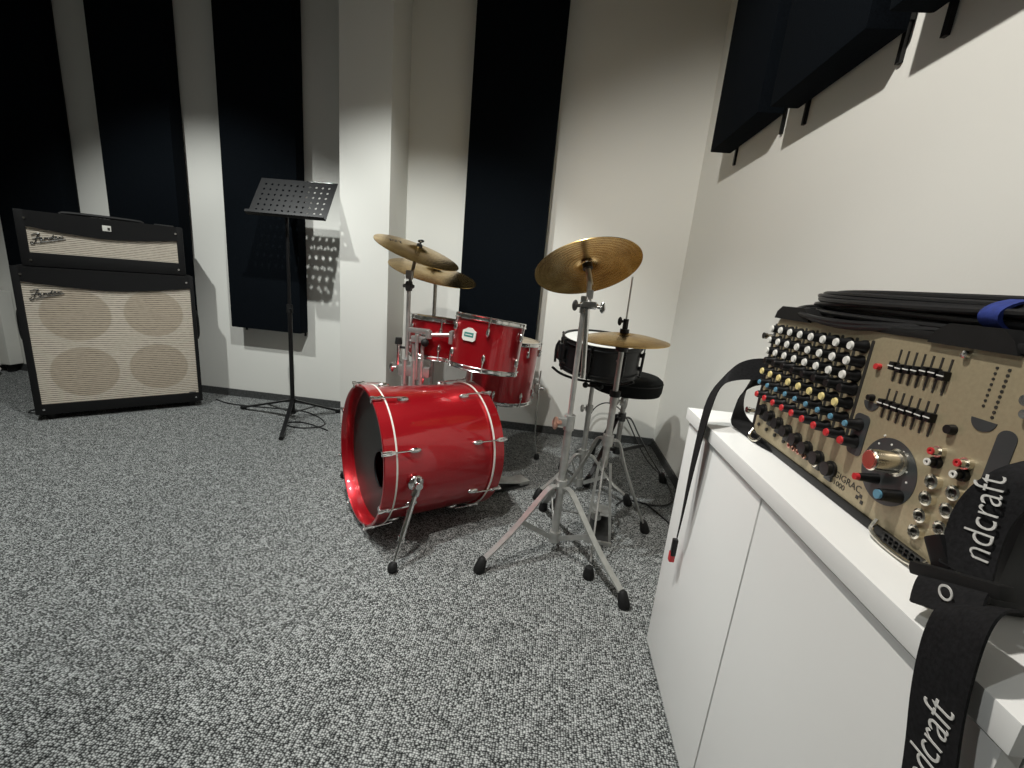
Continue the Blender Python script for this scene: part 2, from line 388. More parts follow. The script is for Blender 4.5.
B().tube([(.20, .12, 1.117-oz), (.215, .12, 1.128-oz), (.53, .12, 1.128-oz), (.545, .12, 1.117-oz)], .009, smooth=2).build('carry_handle', 'rubber', t, world=False)
B().box((.64, .13, 1.120-oz), (.09, .06, .008), bev=.002).build('vent_plate', 'darksteel', t, world=False)

# ------------------------------------------------------------------ music stand
MS = V((-1.570, 2.47, 0))
t = thing('music_stand', MS, 'black metal music stand with perforated desk and folding tripod base', 'music stand')
B().cyl(MS+V((0, 0, .06)), MS+V((0, 0, .72)), .0125).build('lower_pole', 'black', t)
B().cyl(MS+V((0, 0, .70)), MS+V((0, 0, 1.27)), .009).build('upper_pole', 'black', t)
B().cyl(MS+V((0, 0, .68)), MS+V((0, 0, .73)), .017).cyl(MS+V((.01, -.01, .705)), MS+V((.035, -.03, .705)), .006).build('height_clamp', 'rubber', t)
B().cyl(MS+V((0, 0, .115)), MS+V((0, 0, .145)), .018).cyl(MS+V((0, 0, .045)), MS+V((0, 0, .065)), .017).build('hub', 'rubber', t)
for f in ((-1.97, 2.55), (-1.445, 2.155), (-1.385, 2.70)):
    F = V((f[0], f[1], .010)); d = (F-MS); d.z = 0
    l = B().bar(MS+d*.04+V((0, 0, .13)), F+V((0, 0, .004)), .022, .012, bev=.002).build('leg', 'black', t)
    B().bar(MS+d*.04+V((0, 0, .052)), MS+d*.5+V((0, 0, .072)), .012, .004).build('brace', 'black', l)
    B().cyl(F-d.normalized()*.02+V((0, 0, .002)), F+d.normalized()*.012+V((0, 0, .002)), .0115).build('rubber_foot', 'rubber', l)
# desk with real holes
dx0, dx1 = -1.750, -1.292; DB = V((0, 2.385, 1.214)); DT = V((0, 2.525, 1.432)); up = (DT-DB)
b = B(); NC, NR = 11, 6; H_ = up.length; upn = up.normalized(); W_ = dx1-dx0
def dpt(x, s, off=0):
    nrm = V((1, 0, 0)).cross(upn); return V((dx0+x, DB.y, DB.z))+upn*s+nrm*off
mx, my = .022, .022; cw = (W_-2*mx)/NC; ch = (H_-2*my)/NR; hr = .0068
skew = .0
for off in (0,):
    grid = {}
    def vv(x, s):
        k = (round(x, 5), round(s, 5))
        if k not in grid: grid[k] = b.bm.verts.new(dpt(*k))
        return grid[k]
    for i in range(NC):
        for j in range(NR):
            x0 = mx+i*cw; s0 = my+j*ch; cx = x0+cw/2; cz = s0+ch/2
            ring = [vv(cx+hr*math.cos(a*PI/8), cz+hr*math.sin(a*PI/8)) for a in range(16)]
            cor = [vv(x0+cw, cz), vv(x0+cw, s0+ch), vv(cx, s0+ch), vv(x0, s0+ch), vv(x0, cz), vv(x0, s0), vv(cx, s0), vv(x0+cw, s0)]
            for k in range(8):
                q = [ring[2*k], cor[k], cor[(k+1) % 8], ring[(2*k+2) % 16], ring[(2*k+1) % 16]]
                b.bm.faces.new(q)
    def strip(xa, xb, sa, sb): b.bm.faces.new([vv(xa, sa), vv(xb, sa), vv(xb, sb), vv(xa, sb)])
    strip(0, W_, 0, my); strip(0, W_, H_-my, H_); strip(0, mx, my, H_-my); strip(W_-mx, W_, my, H_-my)
ex = bmesh.ops.extrude_face_region(b.bm, geom=list(b.bm.faces))
nrm = V((1, 0, 0)).cross(upn)
bmesh.ops.translate(b.bm, vec=-nrm*.0015, verts=[g for g in ex['geom'] if isinstance(g, bmesh.types.BMVert)])
desk = b.build('desk', 'black', t, ang=30)
B().bar(dpt(0, .0, .0), dpt(W_, 0, 0), .002, .002).build('edge', 'black', desk)
lc = dpt(W_/2, 0, .013)
B().box(lc, (W_, .002, .026), Matrix((V((1, 0, 0)), upn, nrm)).transposed()).box(dpt(W_/2, .007, .026), (W_, .016, .002), Matrix((V((1, 0, 0)), upn, nrm)).transposed()).build('ledge', 'black', desk)
B().box(dpt(W_/2, H_*.45, -.018), (.05, .08, .03), Matrix((V((1, 0, 0)), upn, nrm)).transposed(), bev=.003).build('desk_mount', 'rubber', t)
B().cyl(dpt(W_*.62, H_-.006, .003), dpt(W_*.94, H_-.006, .003), .0025).build('clip_wire', 'chrome', desk)

# ------------------------------------------------------------------ drum parts
def axisf(n):
    return frame(n)
def chrome_hoop(o, n, R, h=.022, th=.004):
    return B().lathe([(R, 0), (R+th, 0), (R+th+.002, .003), (R+.002, .006), (R+.001, h-.006), (R+.004, h-.002), (R+.001, h), (R-.004, h-.001), (R-.003, h-.006), (R-.001, .004)], o, n, n=64, closed=True)
def drum(t, o, n, R, h, shell, hoop, headm, botm, lugs, tube_lug=False, lug_m='chrome', phase=0, full=True, badge=None):
    """o: centre of the top rim, n: axis up, R: hoop radius, h: overall height"""
    n = V(n).normalized(); o = V(o); x, y, a = frame(n); Rs = R-.008
    B().lathe([(Rs, -.012), (Rs, -h+.012), (Rs-.006, -h+.012), (Rs-.006, -.012)], o, n, n=64, closed=True).build('shell', shell, t)
    B().lathe([(0, -.009), (Rs-.004, -.009), (Rs+.001, -.013), (Rs+.001, -.016), (0, -.0105)], o, n, n=64).build('top_head', headm, t)
    B().lathe([(0, -h+.009), (Rs-.004, -h+.009), (Rs+.001, -h+.013), (Rs+.001, -h+.016), (0, -h+.0105)], o, n, n=64).build('bottom_head', botm, t)
    chrome_hoop(o-n*.022, n, R-.006).build('top_hoop', hoop, t)
    chrome_hoop(o-n*(h-.022), -n, R-.006).build('bottom_hoop', hoop, t)
    for k in range(lugs):
        an = phase+2*PI*k/lugs; d = x*math.cos(an)+y*math.sin(an); s = a.cross(d)
        rot = Matrix((d, s, a)).transposed()
        if tube_lug:
            b = B().cyl(o+d*(R+.006)-n*.03, o+d*(R+.006)-n*(h-.03), .006, n=12)
            for zz in (.045, h-.045): b.box(o+d*(Rs+.006)-n*zz, (.016, .014, .018), rot, bev=.003)
            lg = b.build('lug', lug_m, t)
        else:
            lg = None
            for zz, hs in ((.062, 1), (h-.062, -1)):
                b = B(); c = o+d*(Rs+.004)-n*zz
                b.ball((0, 0, 0), 1, n=16); b.xform(Matrix.Translation(c+d*.002) @ rot.to_4x4() @ Matrix.Diagonal((.013, .009, .021, 1)))
                b.cyl(c+d*.010-n*(-.016*hs), c+d*.010+n*.012*hs, .0055, n=12)
                lg = b.build('lug', lug_m, t)
                e = o-n*(.010 if hs > 0 else h-.010)
                B().cyl(c+d*.010+n*.012*hs, e+d*(R+.004), .0028, n=8).cyl(e+d*(R+.004)-n*.004*hs, e+d*(R+.004)+n*.008*hs, .0052, n=8).build('tension_rod', 'chrome', lg)
            continue
        for hs, e in ((1, o-n*.008), (-1, o-n*(h-.008))):
            B().cyl(e+d*(R+.006)-n*.024*hs, e+d*(R+.006)+n*.006*hs, .003, n=8).box(e+d*(R+.003), (.012, .012, .006), rot).build('tension_rod', lug_m, lg)
    if badge is not None:
        d = x*math.cos(badge)+y*math.sin(badge); s = a.cross(d)
        c = o+d*(Rs+.0015)-n*(h*.36); rot = Matrix((s, a, d)).transposed()
        bd = B(); bd.prism([(q*1.5, v*1.5) for q, v in [(-.022, -.012), (-.016, -.018), (.016, -.018), (.022, -.012), (.022, .010), (.014, .014), (.006, .019), (-.006, .019), (-.014, .014), (-.022, .010)]], c, s, a, d*.005)
        bd = bd.build('badge', 'offwhite', t)
        B().prism([(-.023, -.010), (.023, -.010), (.023, .009), (-.023, .009)], c+d*.005, s, a, d*.0006).build('badge_field', 'teal', bd)
        B().box(c+d*.0060-a*.001, (.034, .0035, .0006), rot).build('badge_lettering', 'offwhite', bd)
def ang_of(n, target):
    """angle of a horizontal direction in the drum frame"""
    x, y, a = frame(V(n).normalized()); d = V(target); return math.atan2(d.dot(y), d.dot(x))
def wing(c, d, axis, s=.012):
    """wing nut: hub along d, two ears along axis"""
    b = B(); c, d, ax = V(c), V(d).normalized(), V(axis).normalized()
    b.cyl(c, c+d*s*1.1, s*.42, n=12)
    rot = Matrix((ax, d, ax.cross(d))).transposed()
    q = B(); q.ball((0, 0, 0), 1, n=16); q.xform(Matrix.Translation(c+d*s*1.25) @ rot.to_4x4() @ Matrix.Diagonal((s*1.35, s*.72, s*.30, 1)))
    me = bpy.data.meshes.new('tmp'); q.bm.to_mesh(me); q.bm.free(); b.bm.from_mesh(me); bpy.data.meshes.remove(me)
    return b
def cymbal(t, c, n, R, name='cymbal', bell=.052, bow=.016, depth=.030):
    """a thing of its own kind: lathe with bell; built about its centre so that the lathe rings follow the object axes"""
    n = V(n).normalized(); x, y, a = frame(n)
    prof = [(.006, depth), (bell*.45, depth-.003), (bell*.8, depth-.010), (bell, bow+.001)]
    for i in range(1, 9):
        f = i/8; prof.append((bell+(R-bell)*f, bow*(1-f**1.7)))
    lo = [(r, z-.0022) for r, z in prof[::-1]]
    b = B().lathe(prof+lo, (0, 0, 0), (0, 0, 1), n=96, closed=True)
    o = b.build(name, 'brass', None)
    m = Matrix((x, y, a)).transposed().to_4x4(); m.translation = V(c)-n*bow*.6
    if t is not None:
        o.parent = t; o.matrix_basis = root_matrix(t).inverted() @ m
    else: o.matrix_basis = m
    return o
def tripod(t, c, feet, hubz, botz, tube_m='steel', rad=.011, arch=.55, braces=True, tubr=.013, outz=None):
    """double-braced folding tripod around centre c (x, y)"""
    c = V((c[0], c[1], 0))
    B().cyl(c+V((0, 0, hubz-.02)), c+V((0, 0, hubz+.025)), tubr+.008).build('leg_collar', tube_m, t)
    B().cyl(c+V((0, 0, botz-.02)), c+V((0, 0, botz+.02)), tubr+.007).build('brace_collar', tube_m, t)
    for f in feet:
        F = V((f[0], f[1], 0)); d = (F-c); L = d.length; d.normalize()
        pts = [c+d*.018+V((0, 0, hubz)), c+d*.05+V((0, 0, hubz+.005)), c+d*(L*.33)+V((0, 0, hubz*.80)), c+d*(L*.62)+V((0, 0, hubz*.45)), F-d*.02+V((0, 0, .045))]
        # gently arched flat leg
        side = V((0, 0, 1)).cross(d)
        b = B(); P = []
        for i in range(len(pts)-1):
            for k in range(4): P.append(pts[i].lerp(pts[i+1], k/4))
        P.append(pts[-1])
        for _ in range(3): P = [P[0]]+[(P[i-1]+P[i]*2+P[i+1])/4 for i in range(1, len(P)-1)]+[P[-1]]
        b.ribbon(P, [side*rad]*len(P), t=.006)
        leg = b.build('leg', tube_m, t)
        B().lathe([(0, 0), (.017, 0), (.020, .006), (.019, .022), (.015, .050), (.010, .056), (0, .056)], F, (-d*.35+V((0, 0, 1)))).build('rubber_foot', 'rubber', leg)
        if braces:
            k = c+d*(L*.50); kz = hubz*.58
            B().bar(c+d*.02+V((0, 0, botz)), V((k.x, k.y, kz)), .004, .018, side=V((0,0,1)).cross(d).cross(d*.9+V((0,0,.4)))).build('brace', tube_m, leg)
def stand_tube(t, p, q, r, name='tube', m='steel'): return B().cyl(p, q, r, n=20).build(name, m, t)

# ------------------------------------------------------------------ bass drum
A0 = V((-.675, 1.477, .294)); yw, pt = .852, -.04
ax = V((math.sin(yw)*math.cos(pt), math.cos(yw)*math.cos(pt), math.sin(pt))); sd = V((math.cos(yw), -math.sin(yw), 0)); upv = sd.cross(ax)
def bp(deg, s, R): a = math.radians(deg); return A0+ax*s+(sd*math.cos(a)+upv*math.sin(a))*R
def brad(deg): a = math.radians(deg); return sd*math.cos(a)+upv*math.sin(a)
t = thing('bass_drum', (-.49, 1.64, 0), 'big metallic red bass drum lying on its side with dark front head and chrome claws', 'drum')
RB, LB, HW = .270, .488, .048
B().lathe([(RB-.010, HW), (RB-.010, LB-HW), (RB-.017, LB-HW), (RB-.017, HW)], A0, ax, n=96, closed=True).build('shell', 'lacquer', t)
for nm, s0, s1, ss in (('front_hoop', 0, HW, 1), ('rear_hoop', LB-HW, LB, -1)):
    hp_ = B().lathe([(RB, s0+.003), (RB-.003, s0), (RB-.009, s0), (RB-.011, s0+.003), (RB-.011, s1), (RB, s1)], A0, ax, n=96, closed=True).build(nm, 'lacquer', t)
    e = HW-.006 if ss > 0 else LB-HW
    B().lathe([(RB-.003, e), (RB+.0012, e), (RB+.0012, e+.006), (RB-.003, e+.006)], A0, ax, n=96, closed=True).build('hoop_inlay', 'offwhite', hp_)
# front head with port hole, rear head
b = B(); hs = .050
hc = A0+ax*hs; pc = sd*.100+upv*(-.026)  # port hole centre on the head
n1 = 64; rh = .070
ring = [b.bm.verts.new(hc+pc+(sd*math.cos(2*PI*i/n1)+upv*math.sin(2*PI*i/n1))*rh) for i in range(n1)]
out = [b.bm.verts.new(hc+(sd*math.cos(2*PI*i/n1)+upv*math.sin(2*PI*i/n1))*(RB-.012)) for i in range(n1)]
for i in range(n1): b.bm.faces.new((ring[i], ring[(i+1) % n1], out[(i+1) % n1], out[i]))
ex_ = bmesh.ops.extrude_face_region(b.bm, geom=list(b.bm.faces)); bmesh.ops.translate(b.bm, vec=ax*.002, verts=[g for g in ex_['geom'] if isinstance(g, bmesh.types.BMVert)])
fh = b.build('front_head', 'darkhead', t)
B().lathe([(rh-.002, -.003), (rh+.006, -.003), (rh+.006, .003), (rh-.002, .003)], hc+pc, ax, n=48, closed=True).build('port_ring', 'black', fh)
B().cyl(A0+ax*(LB-.036), A0+ax*(LB-.034), RB-.018, n=64).build('rear_head', 'whitehead', t)
for k in range(8):
    dg = 22+45*k; d = brad(dg); s = ax.cross(d); rot = Matrix((s, ax, d)).transposed()
    for end in (0, 1):
        so = (lambda q: q) if end == 0 else (lambda q: LB-q)
        sg = 1 if end == 0 else -1
        cl = B().box(bp(dg, so(.012), RB+.006), (.017, .034, .007), rot, bev=.003).box(bp(dg, so(-.002), RB-.002), (.016, .005, .020), rot, bev=.002).box(bp(dg, so(.030), RB+.009), (.013, .014, .010), rot, bev=.004).build('claw', 'chrome', t)
        B().cyl(bp(dg, so(-.004), RB+.010), bp(dg, so(.105), RB+.006), .0032, n=10).cyl(bp(dg, so(-.008), RB+.010), bp(dg, so(.004), RB+.010), .006, n=10).build('tension_rod', 'chrome', cl)
        lb = B().ball((0, 0, 0), 1, n=16); lb.xform(Matrix.Translation(bp(dg, so(.115), RB-.006)) @ rot.to_4x4() @ Matrix.Diagonal((.011, .024, .013, 1)))
        lb.build('lug', 'chrome', t)
# two front spurs
for sgn in (1, -1):
    dg = -3 if sgn > 0 else 183
    c = bp(dg, .115, RB-.004); d = brad(dg)
    rot = Matrix((d, ax, d.cross(ax))).transposed()
    F = V((-.446, 1.222, .0)) if sgn > 0 else A0+ax*.115-sd*.42-ax*.07; F = V((F.x, F.y, 0))
    p = c+d*.020-V((0, 0, .005)); dr = (F-p).normalized()
    sp = B().ball((0, 0, 0), 1, n=16).xform(Matrix.Translation(c+d*.004) @ rot.to_4x4() @ Matrix.Diagonal((.015, .030, .030, 1))).cyl(c, c+d*.035, .014).bar(p-dr*.022, p+dr*.035, .022, .022, bev=.004).cyl(p-dr*.03, p-dr*.02, .013).build('spur_bracket', 'chrome', t)
    L = (F-p).length
    lg = B().cyl(p, p+dr*(L*.62), .0095).cyl(p+dr*L*.55, F-dr*.02, .0055).cyl(p+dr*(L*.59), p+dr*(L*.64), .012).bar(p+dr*(L*.62)-d*.022, p+dr*(L*.62)+d*.016, .006, .008).build('spur_leg', 'chrome', sp)
    B().lathe([(0, 0), (.010, 0), (.016, .010), (.016, .024), (.010, .034), (0, .034)], F+V((0, 0, .002)), -dr).build('rubber_foot', 'rubber', lg)

# bass drum pedal
P0 = A0+ax*(LB+.0); P0 = V((P0.x, P0.y, 0)); ah = V((ax.x, ax.y, 0)).normalized(); sh = V((ah.y, -ah.x, 0))
t = thing('bass_pedal', P0+ah*.18, 'chrome bass drum pedal on the carpet behind the red bass drum', 'drum pedal')
B().bar(P0-ah*.01+V((0, 0, .012)), P0+ah*.33+V((0, 0, .006)), .004, .09, side=sh).build('base_plate', 'darksteel', t)
B().bar(P0+ah*.05+V((0, 0, .075)), P0+ah*.30+V((0, 0, .018)), .006, .075, side=sh).build('footboard', 'steel', t)
B().box(P0+ah*.315+V((0, 0, .016)), (.06, .08, .018), Matrix.Rotation(math.atan2(ah.y, ah.x), 3, 'Z'), bev=.003).build('heel_plate', 'steel', t)
for s in (-1, 1): B().bar(P0+ah*.04+sh*s*.045+V((0, 0, .01)), P0+ah*.04+sh*s*.040+V((0, 0, .19)), .014, .014, bev=.003).build('post', 'steel', t)
B().cyl(P0+ah*.04-sh*.05+V((0, 0, .185)), P0+ah*.04+sh*.05+V((0, 0, .185)), .008).build('axle', 'steel', t)
bt = B().cyl(P0+ah*.04+V((0, 0, .185)), P0+ah*.085+V((0, 0, .30)), .004, n=10).build('beater_rod', 'chrome', t)
B().cyl(P0+ah*.055+V((0, 0, .298)), P0+ah*.108+V((0, 0, .302)), .024).build('beater', 'felt', bt)
B().bar(P0+ah*.04+V((0, 0, .17)), P0+ah*.07+V((0, 0, .08)), .004, .016, side=sh).build('drive_strap', 'rubber', t)

# ------------------------------------------------------------------ rack toms
n12 = V((.087, .10, 1)); o12 = V((-.270, 1.925, .822))
t = thing('rack_tom', o12-n12*.22, 'larger metallic red rack tom with badge, mounted above the rear of the bass drum', 'drum', group='red toms')
drum(t, o12, n12, .163, .236, 'lacquer', 'chrome', 'clearhead', 'whitehead', 6, phase=ang_of(n12, (.10, -1, 0)), badge=ang_of(n12, (-.42, -1, 0)))
B().box(o12-n12.normalized()*.11+V((-.172, .03, 0)), (.018, .05, .06), bev=.006).cyl(o12-n12.normalized()*.10+V((-.18, .03, 0)), V((-.555, 1.925, .715)), .0095).cyl(V((-.555, 1.925, .70)), V((-.555, 1.925, .735)), .015).build('mount_arm', 'steel', t)
n10 = V((.05, .09, 1)); o10 = V((-.551, 2.115, .782))
t = thing('rack_tom', o10-n10*.2, 'smaller metallic red rack tom behind the left cymbal post, beside the larger tom', 'drum', group='red toms')
drum(t, o10, n10, .152, .205, 'lacquer', 'chrome', 'clearhead', 'whitehead', 6, phase=ang_of(n10, (.3, -1, 0)))
B().box(o10+V((-.05, -.150, -.085)), (.06, .02, .05), bev=.006).cyl(o10+V((-.05, -.155, -.08)), o10+V((-.055, -.20, -.08)), .012).cyl(o10+V((-.055, -.20, -.07)), V((-.607, 1.925, .50)), .0085).build('mount_arm', 'steel', t)

# floor tom
oF = V((-.246, 2.40, .682)); nF = V((.07, .03, 1))
t = thing('floor_tom', (oF.x, oF.y, 0), 'deep metallic red floor tom on three legs standing in front of the wall', 'drum', group='red toms')
drum(t, oF, nF, .200, .355, 'lacquer', 'chrome', 'clearhead', 'whitehead', 8, phase=ang_of(nF, (.0, -1, 0)))
for dd in ((.94, -.25), (-.7, -.75), (-.2, .97)):
    d = V((dd[0], dd[1], 0)).normalized(); p = oF+d*.222
    b = B().box(V((p.x-d.x*.012, p.y-d.y*.012, .42)), (.03, .03, .05), Matrix.Rotation(math.atan2(d.y, d.x), 3, 'Z'), bev=.006)
    br = b.cyl(V((p.x, p.y, .42)), V((p.x, p.y, .42))+d*.03, .007).build('leg_bracket', 'chrome', t)
    lg = B().tube([(p.x, p.y, .52), (p.x, p.y, .16), (p.x+d.x*.03, p.y+d.y*.03, .02)], .0048, smooth=1).build('leg', 'chrome', br)
    B().lathe([(0, 0), (.015, 0), (.015, .02), (.009, .032), (0, .032)], (p.x+d.x*.03, p.y+d.y*.03, 0)).build('rubber_foot', 'rubber', lg)

# ------------------------------------------------------------------ left cymbals on their stands
def simple_stand(x, y, hub, feet_ang, rad, topz, tiltpt, n, label, group, knobs=True, tubes=((.0, .012), (.5, .0095))):
    t = thing('cymbal_stand', (x, y, 0), label, 'cymbal stand', group=group)
    feet = [(x+rad*math.cos(math.radians(a)), y+rad*math.sin(math.radians(a))) for a in feet_ang]
    tripod(t, (x, y), feet, hub, .07)
    stand_tube(t, (x, y, .05), (x, y, .56), .0125, 'lower_tube')
    stand_tube(t, (x, y, .54), (x, y, topz), .0095, 'upper_tube')
    B().cyl((x, y, .53), (x, y, .575), .018).build('tube_collar', 'steel', t)
    return t
cA = V((-.657, 2.043, 1.089)); nA = V((.344, -.156, 1)).normalized()
t = simple_stand(-.665, 1.955, .28, (11, 131, 251), .27, .925, None, None, 'chrome cymbal stand with tom clamp behind the bass drum, left of the small red tom', 'chrome stands')
B().cyl((-.665, 1.945, .925), (-.665, 1.965, .925), .018).box((-.665, 1.955, .925), (.024, .03, .045), bev=.006).cyl((-.690, 1.95, .925), (-.64, 1.95, .925), .008).build('tilter', 'darksteel', t)
B().cyl((-.665, 1.955, .925), cA-nA*.05, .008).cyl(cA-nA*.06, cA+nA*.045, .0045).cyl(cA-nA*.05, cA-nA*.015, .013).box(V((-.665, 1.957, .975)), (.03, .03, .04), bev=.008).build('tilter_arm', 'steel', t)
B().cyl(cA+nA*.012, cA+nA*.030, .016, .012).build('felt_washer', 'black', t)
wing(cA+nA*.030, nA, V((.6, .2, 0)), .011).build('wing_nut', 'black', t)
b = B().box((-.62, 1.945, .535), (.15, .045, .05), bev=.008)
for x in (-.665, -.62, -.585): b.cyl((x, 1.93, .47), (x, 1.93, .59), .013)
b.build('multi_clamp', 'steel', t)
for (x, z, s) in ((-.705, .545, -1), (-.60, .50, 1)): wing((x, 1.93, z), (s, -.2, 0), (0, 0, 1), .017).build('wing_bolt', 'chrome', t)
B().cyl((-.70, 1.95, .64), (-.665, 1.955, .64), .006).cyl((-.705, 1.95, .655), (-.705, 1.95, .685), .017, .014).build('memory_knob', 'rubber', t)
B().cyl((-.705, 1.95, .565), (-.705, 1.95, .655), .009).cyl((-.705, 1.95, .555), (-.705, 1.95, .575), .015).build('knob_rod', 'chrome', t)
B().cyl((-.625, 1.93, .58), (-.625, 1.93, .67), .008).cyl((-.583, 1.93, .58), (-.583, 1.93, .69), .008).box((-.60, 1.93, .69), (.075, .03, .03), bev=.008).box((-.60, 1.93, .73), (.10, .025, .022), bev=.006).build('tom_arm', 'steel', t)
B().ball((-.568, 1.915, .68), .019).build('arm_knob', 'rubber', t)
o = cymbal(None, cA, nA, .203, 'crash_cymbal'); tag(o, 'gold crash cymbal with dark printed mark, upper one of the two tilted cymbals at left', 'cymbal', 'cymbals')
# printed mark on the cymbal (local frame of the disc)
b = B()
for st in ([(-.3, 0), (-.3, 1), (.3, .9), (.3, .5), (-.3, .45)], [(1.2, .9), (.6, .8), (1.1, .4), (.5, 0)], [(1.4, .95), (2.2, .95)], [(1.8, .95), (1.8, 0)]):
    b.tube([(q[0]*.022, q[1]*.030, 0) for q in st], .0028, n=6)
b.xform(Matrix.Diagonal((1, 1, .08, 1)))
mk = b.build('printed_mark', 'ink', None); mk.parent = o
x_, y_, a_ = frame(nA); loc = V((-.112, -.055, 0)); lx, ly = loc.dot(x_), loc.dot(y_)
e1 = V((.85, .5, 0)); ex1, ey1 = V((e1.dot(x_), e1.dot(y_), 0)).normalized(), None
rr = math.hypot(lx, ly); f = (rr-.052)/(.203-.052); zz = .016*(1-f**1.7)+.0012
tl = Matrix.Rotation(-.085, 4, V((-ly, lx, 0)).normalized())
mk.matrix_basis = Matrix.Translation(V((lx, ly, zz))) @ Matrix.Rotation(.09, 4, V((-ly, lx, 0)).normalized()) @ Matrix.Rotation(math.atan2(ex1.y, ex1.x), 4, 'Z')

cB = V((-.638, 2.25, 1.003)); nB = V((.225, -.163, 1)).normalized()
t = simple_stand(-.628, 2.262, .26, (20, 140, 260), .22, .95, None, None, 'thin chrome cymbal stand behind the small red tom, near the wall column', 'chrome stands')
B().cyl((-.628, 2.262, .945), cB-nB*.03, .008).cyl(cB-nB*.04, cB+nB*.035, .0045).cyl(cB-nB*.035, cB-nB*.012, .014).build('tilter', 'steel', t)
wing(cB+nB*.022, nB, V((.6, .2, 0)), .010).build('wing_nut', 'black', t)
o = cymbal(None, cB, nB, .229, 'ride_cymbal'); tag(o, 'wide gold ride cymbal, lower one of the two tilted cymbals at left', 'cymbal', 'cymbals')

# ------------------------------------------------------------------ front crash stand
X0, Y0 = .100, 1.475
t = thing('cymbal_stand', (X0, Y0, 0), 'tall chrome tripod stand nearest the camera, holding the big cymbal seen from below', 'cymbal stand', group='chrome stands')
tripod(t, (X0, Y0), [(-.160, 1.292), (.335, 1.222), (.052, 1.772)], .275, .065, rad=.012, tubr=.014)
stand_tube(t, (X0, Y0, .045), (X0, Y0, .545), .0140, 'lower_tube')
stand_tube(t, (X0, Y0, .53), (X0, Y0, .930), .0095, 'upper_tube')
B().cyl((X0, Y0, .495), (X0, Y0, .550), .0195).box((X0-.025, Y0-.01, .525), (.03, .02, .03), bev=.005).build('height_clamp', 'steel', t)
wing((X0-.03, Y0-.02, .525), (-.8, -.5, 0), (0, 0, 1), .018).build('wing_bolt', 'copper', t)
cC = V((.098, 1.53, 1.064)); nC = V((-.263, .533, 1)).normalized()
jz = V((.114, 1.462, .938))
B().box(jz, (.050, .030, .024), bev=.005).cyl((X0, Y0, .91), (X0, Y0, .965), .014).cyl(jz-V((.03, 0, 0)), jz+V((.03, 0, 0)), .007).build('tilter', 'chrome', t)
wing(jz+V((.028, -.004, -.004)), (1, -.2, 0), (0, .1, 1), .014).build('wing_nut', 'chrome', t)
wing(jz-V((.028, .004, .004)), (-1, -.2, 0), (0, .1, 1), .014).build('wing_nut', 'darksteel', t)
B().cyl((.124, 1.437, .696), jz+V((-.004, .004, .01)), .0085).build('boom_arm', 'chrome', t)
B().cyl(jz, cC-nC*.045, .0085).cyl(cC-nC*.07, cC-nC*.012, .009).box(jz+V((0, .012, .035)), (.022, .022, .03), bev=.005).cyl(cC-nC*.03, cC+nC*.04, .004).build('tilter_rod', 'steel', t)
B().cyl(cC-nC*.010, cC+nC*.008, .017).build('felt_washer', 'black', t)
wing(cC+nC*.025, nC, V((1, 0, 0)), .010).build('wing_nut', 'black', t)
o = cymbal(None, cC, nC, .181, 'crash_cymbal', bell=.042, bow=.014, depth=.026); tag(o, 'gold crash cymbal tilted so its underside with black centre shows, above the front stand', 'cymbal', 'cymbals')

# ------------------------------------------------------------------ hi-hat
XH, YH = .268, 1.62
t = thing('hi_hat_stand', (XH, YH, 0), 'chrome hi-hat stand with pedal between the front cymbal stand and the white cabinet', 'hi-hat stand', group='chrome stands')
tripod(t, (XH, YH), [(.495, 1.70), (.100, 1.80)], .42, .10, rad=.010, tubr=.013, braces=False)
stand_tube(t, (XH, YH, .31), (XH, YH, .62), .0130, 'lower_tube')
fl_ = B().tube([(XH, YH-.012, .36), (XH-.01, YH-.04, .30), (.229, 1.36, .055)], .0038, n=8, smooth=1).build('front_leg', 'steel', t)
B().lathe([(0, 0), (.017, 0), (.020, .006), (.019, .022), (.013, .044), (0, .048)], (.226, 1.345, 0)).build('rubber_foot', 'rubber', fl_)
stand_tube(t, (XH, YH, .60), (XH, YH, .790), .0100, 'upper_tube')
B().cyl((XH, YH, .575), (XH, YH, .60), .017).build('tube_collar', 'steel', t)
B().cyl((XH, YH, .600), (XH, YH, .622), .0205).build('clamp_ring', 'rubber', t)
wing((XH+.022, YH-.005, .575), (1, -.2, 0), (0, 0, 1), .015).build('wing_bolt', 'steel', t)
B().cyl((XH, YH, .09), (XH, YH, 1.045), .0032, n=8).build('pull_rod', 'steel', t)
B().cyl((XH, YH, .775), (XH, YH, .798), .022, .026).build('cymbal_seat', 'black', t)
B().cyl((XH, YH, .850), (XH, YH, .895), .010).cyl((XH, YH, .845), (XH, YH, .858), .017).build('clutch', 'black', t)
wing((XH-.008, YH, .885), (-1, -.3, 0), (0, 0, 1), .012).build('wing_nut', 'black', t)
fp = B()
fp.bar((XH+.01, YH-.05, .012), (XH+.055, YH+.24, .012), .004, .085, side=(1, -.15, 0))
fp.build('pedal_base', 'darksteel', t)
B().bar((XH+.005, YH-.03, .115), (XH+.05, YH+.22, .025), .006, .075, side=(1, -.15, 0)).build('footboard', 'steel', t)
for s in (-1, 1): B().bar((XH+.01+s*.050, YH-.05, .0), (XH+s*.022, YH-.01, .33), .008, .010).build('pedal_frame', 'steel', t)
B().bar((XH-.045, YH-.055, .008), (XH+.062, YH-.065, .008), .012, .014).build('frame_foot', 'steel', t)
B().bar((XH, YH, .11), (XH+.005, YH-.03, .118), .006, .012).build('chain', 'darksteel', t)
o = cymbal(None, V((XH, YH, .830)), V((-.035, -.021, 1)), .166, 'hi_hat_cymbal', bell=.042, bow=.022, depth=.030); tag(o, 'upper gold hi-hat cymbal with clutch and rod on top, right of the snare drum', 'cymbal', 'cymbals')
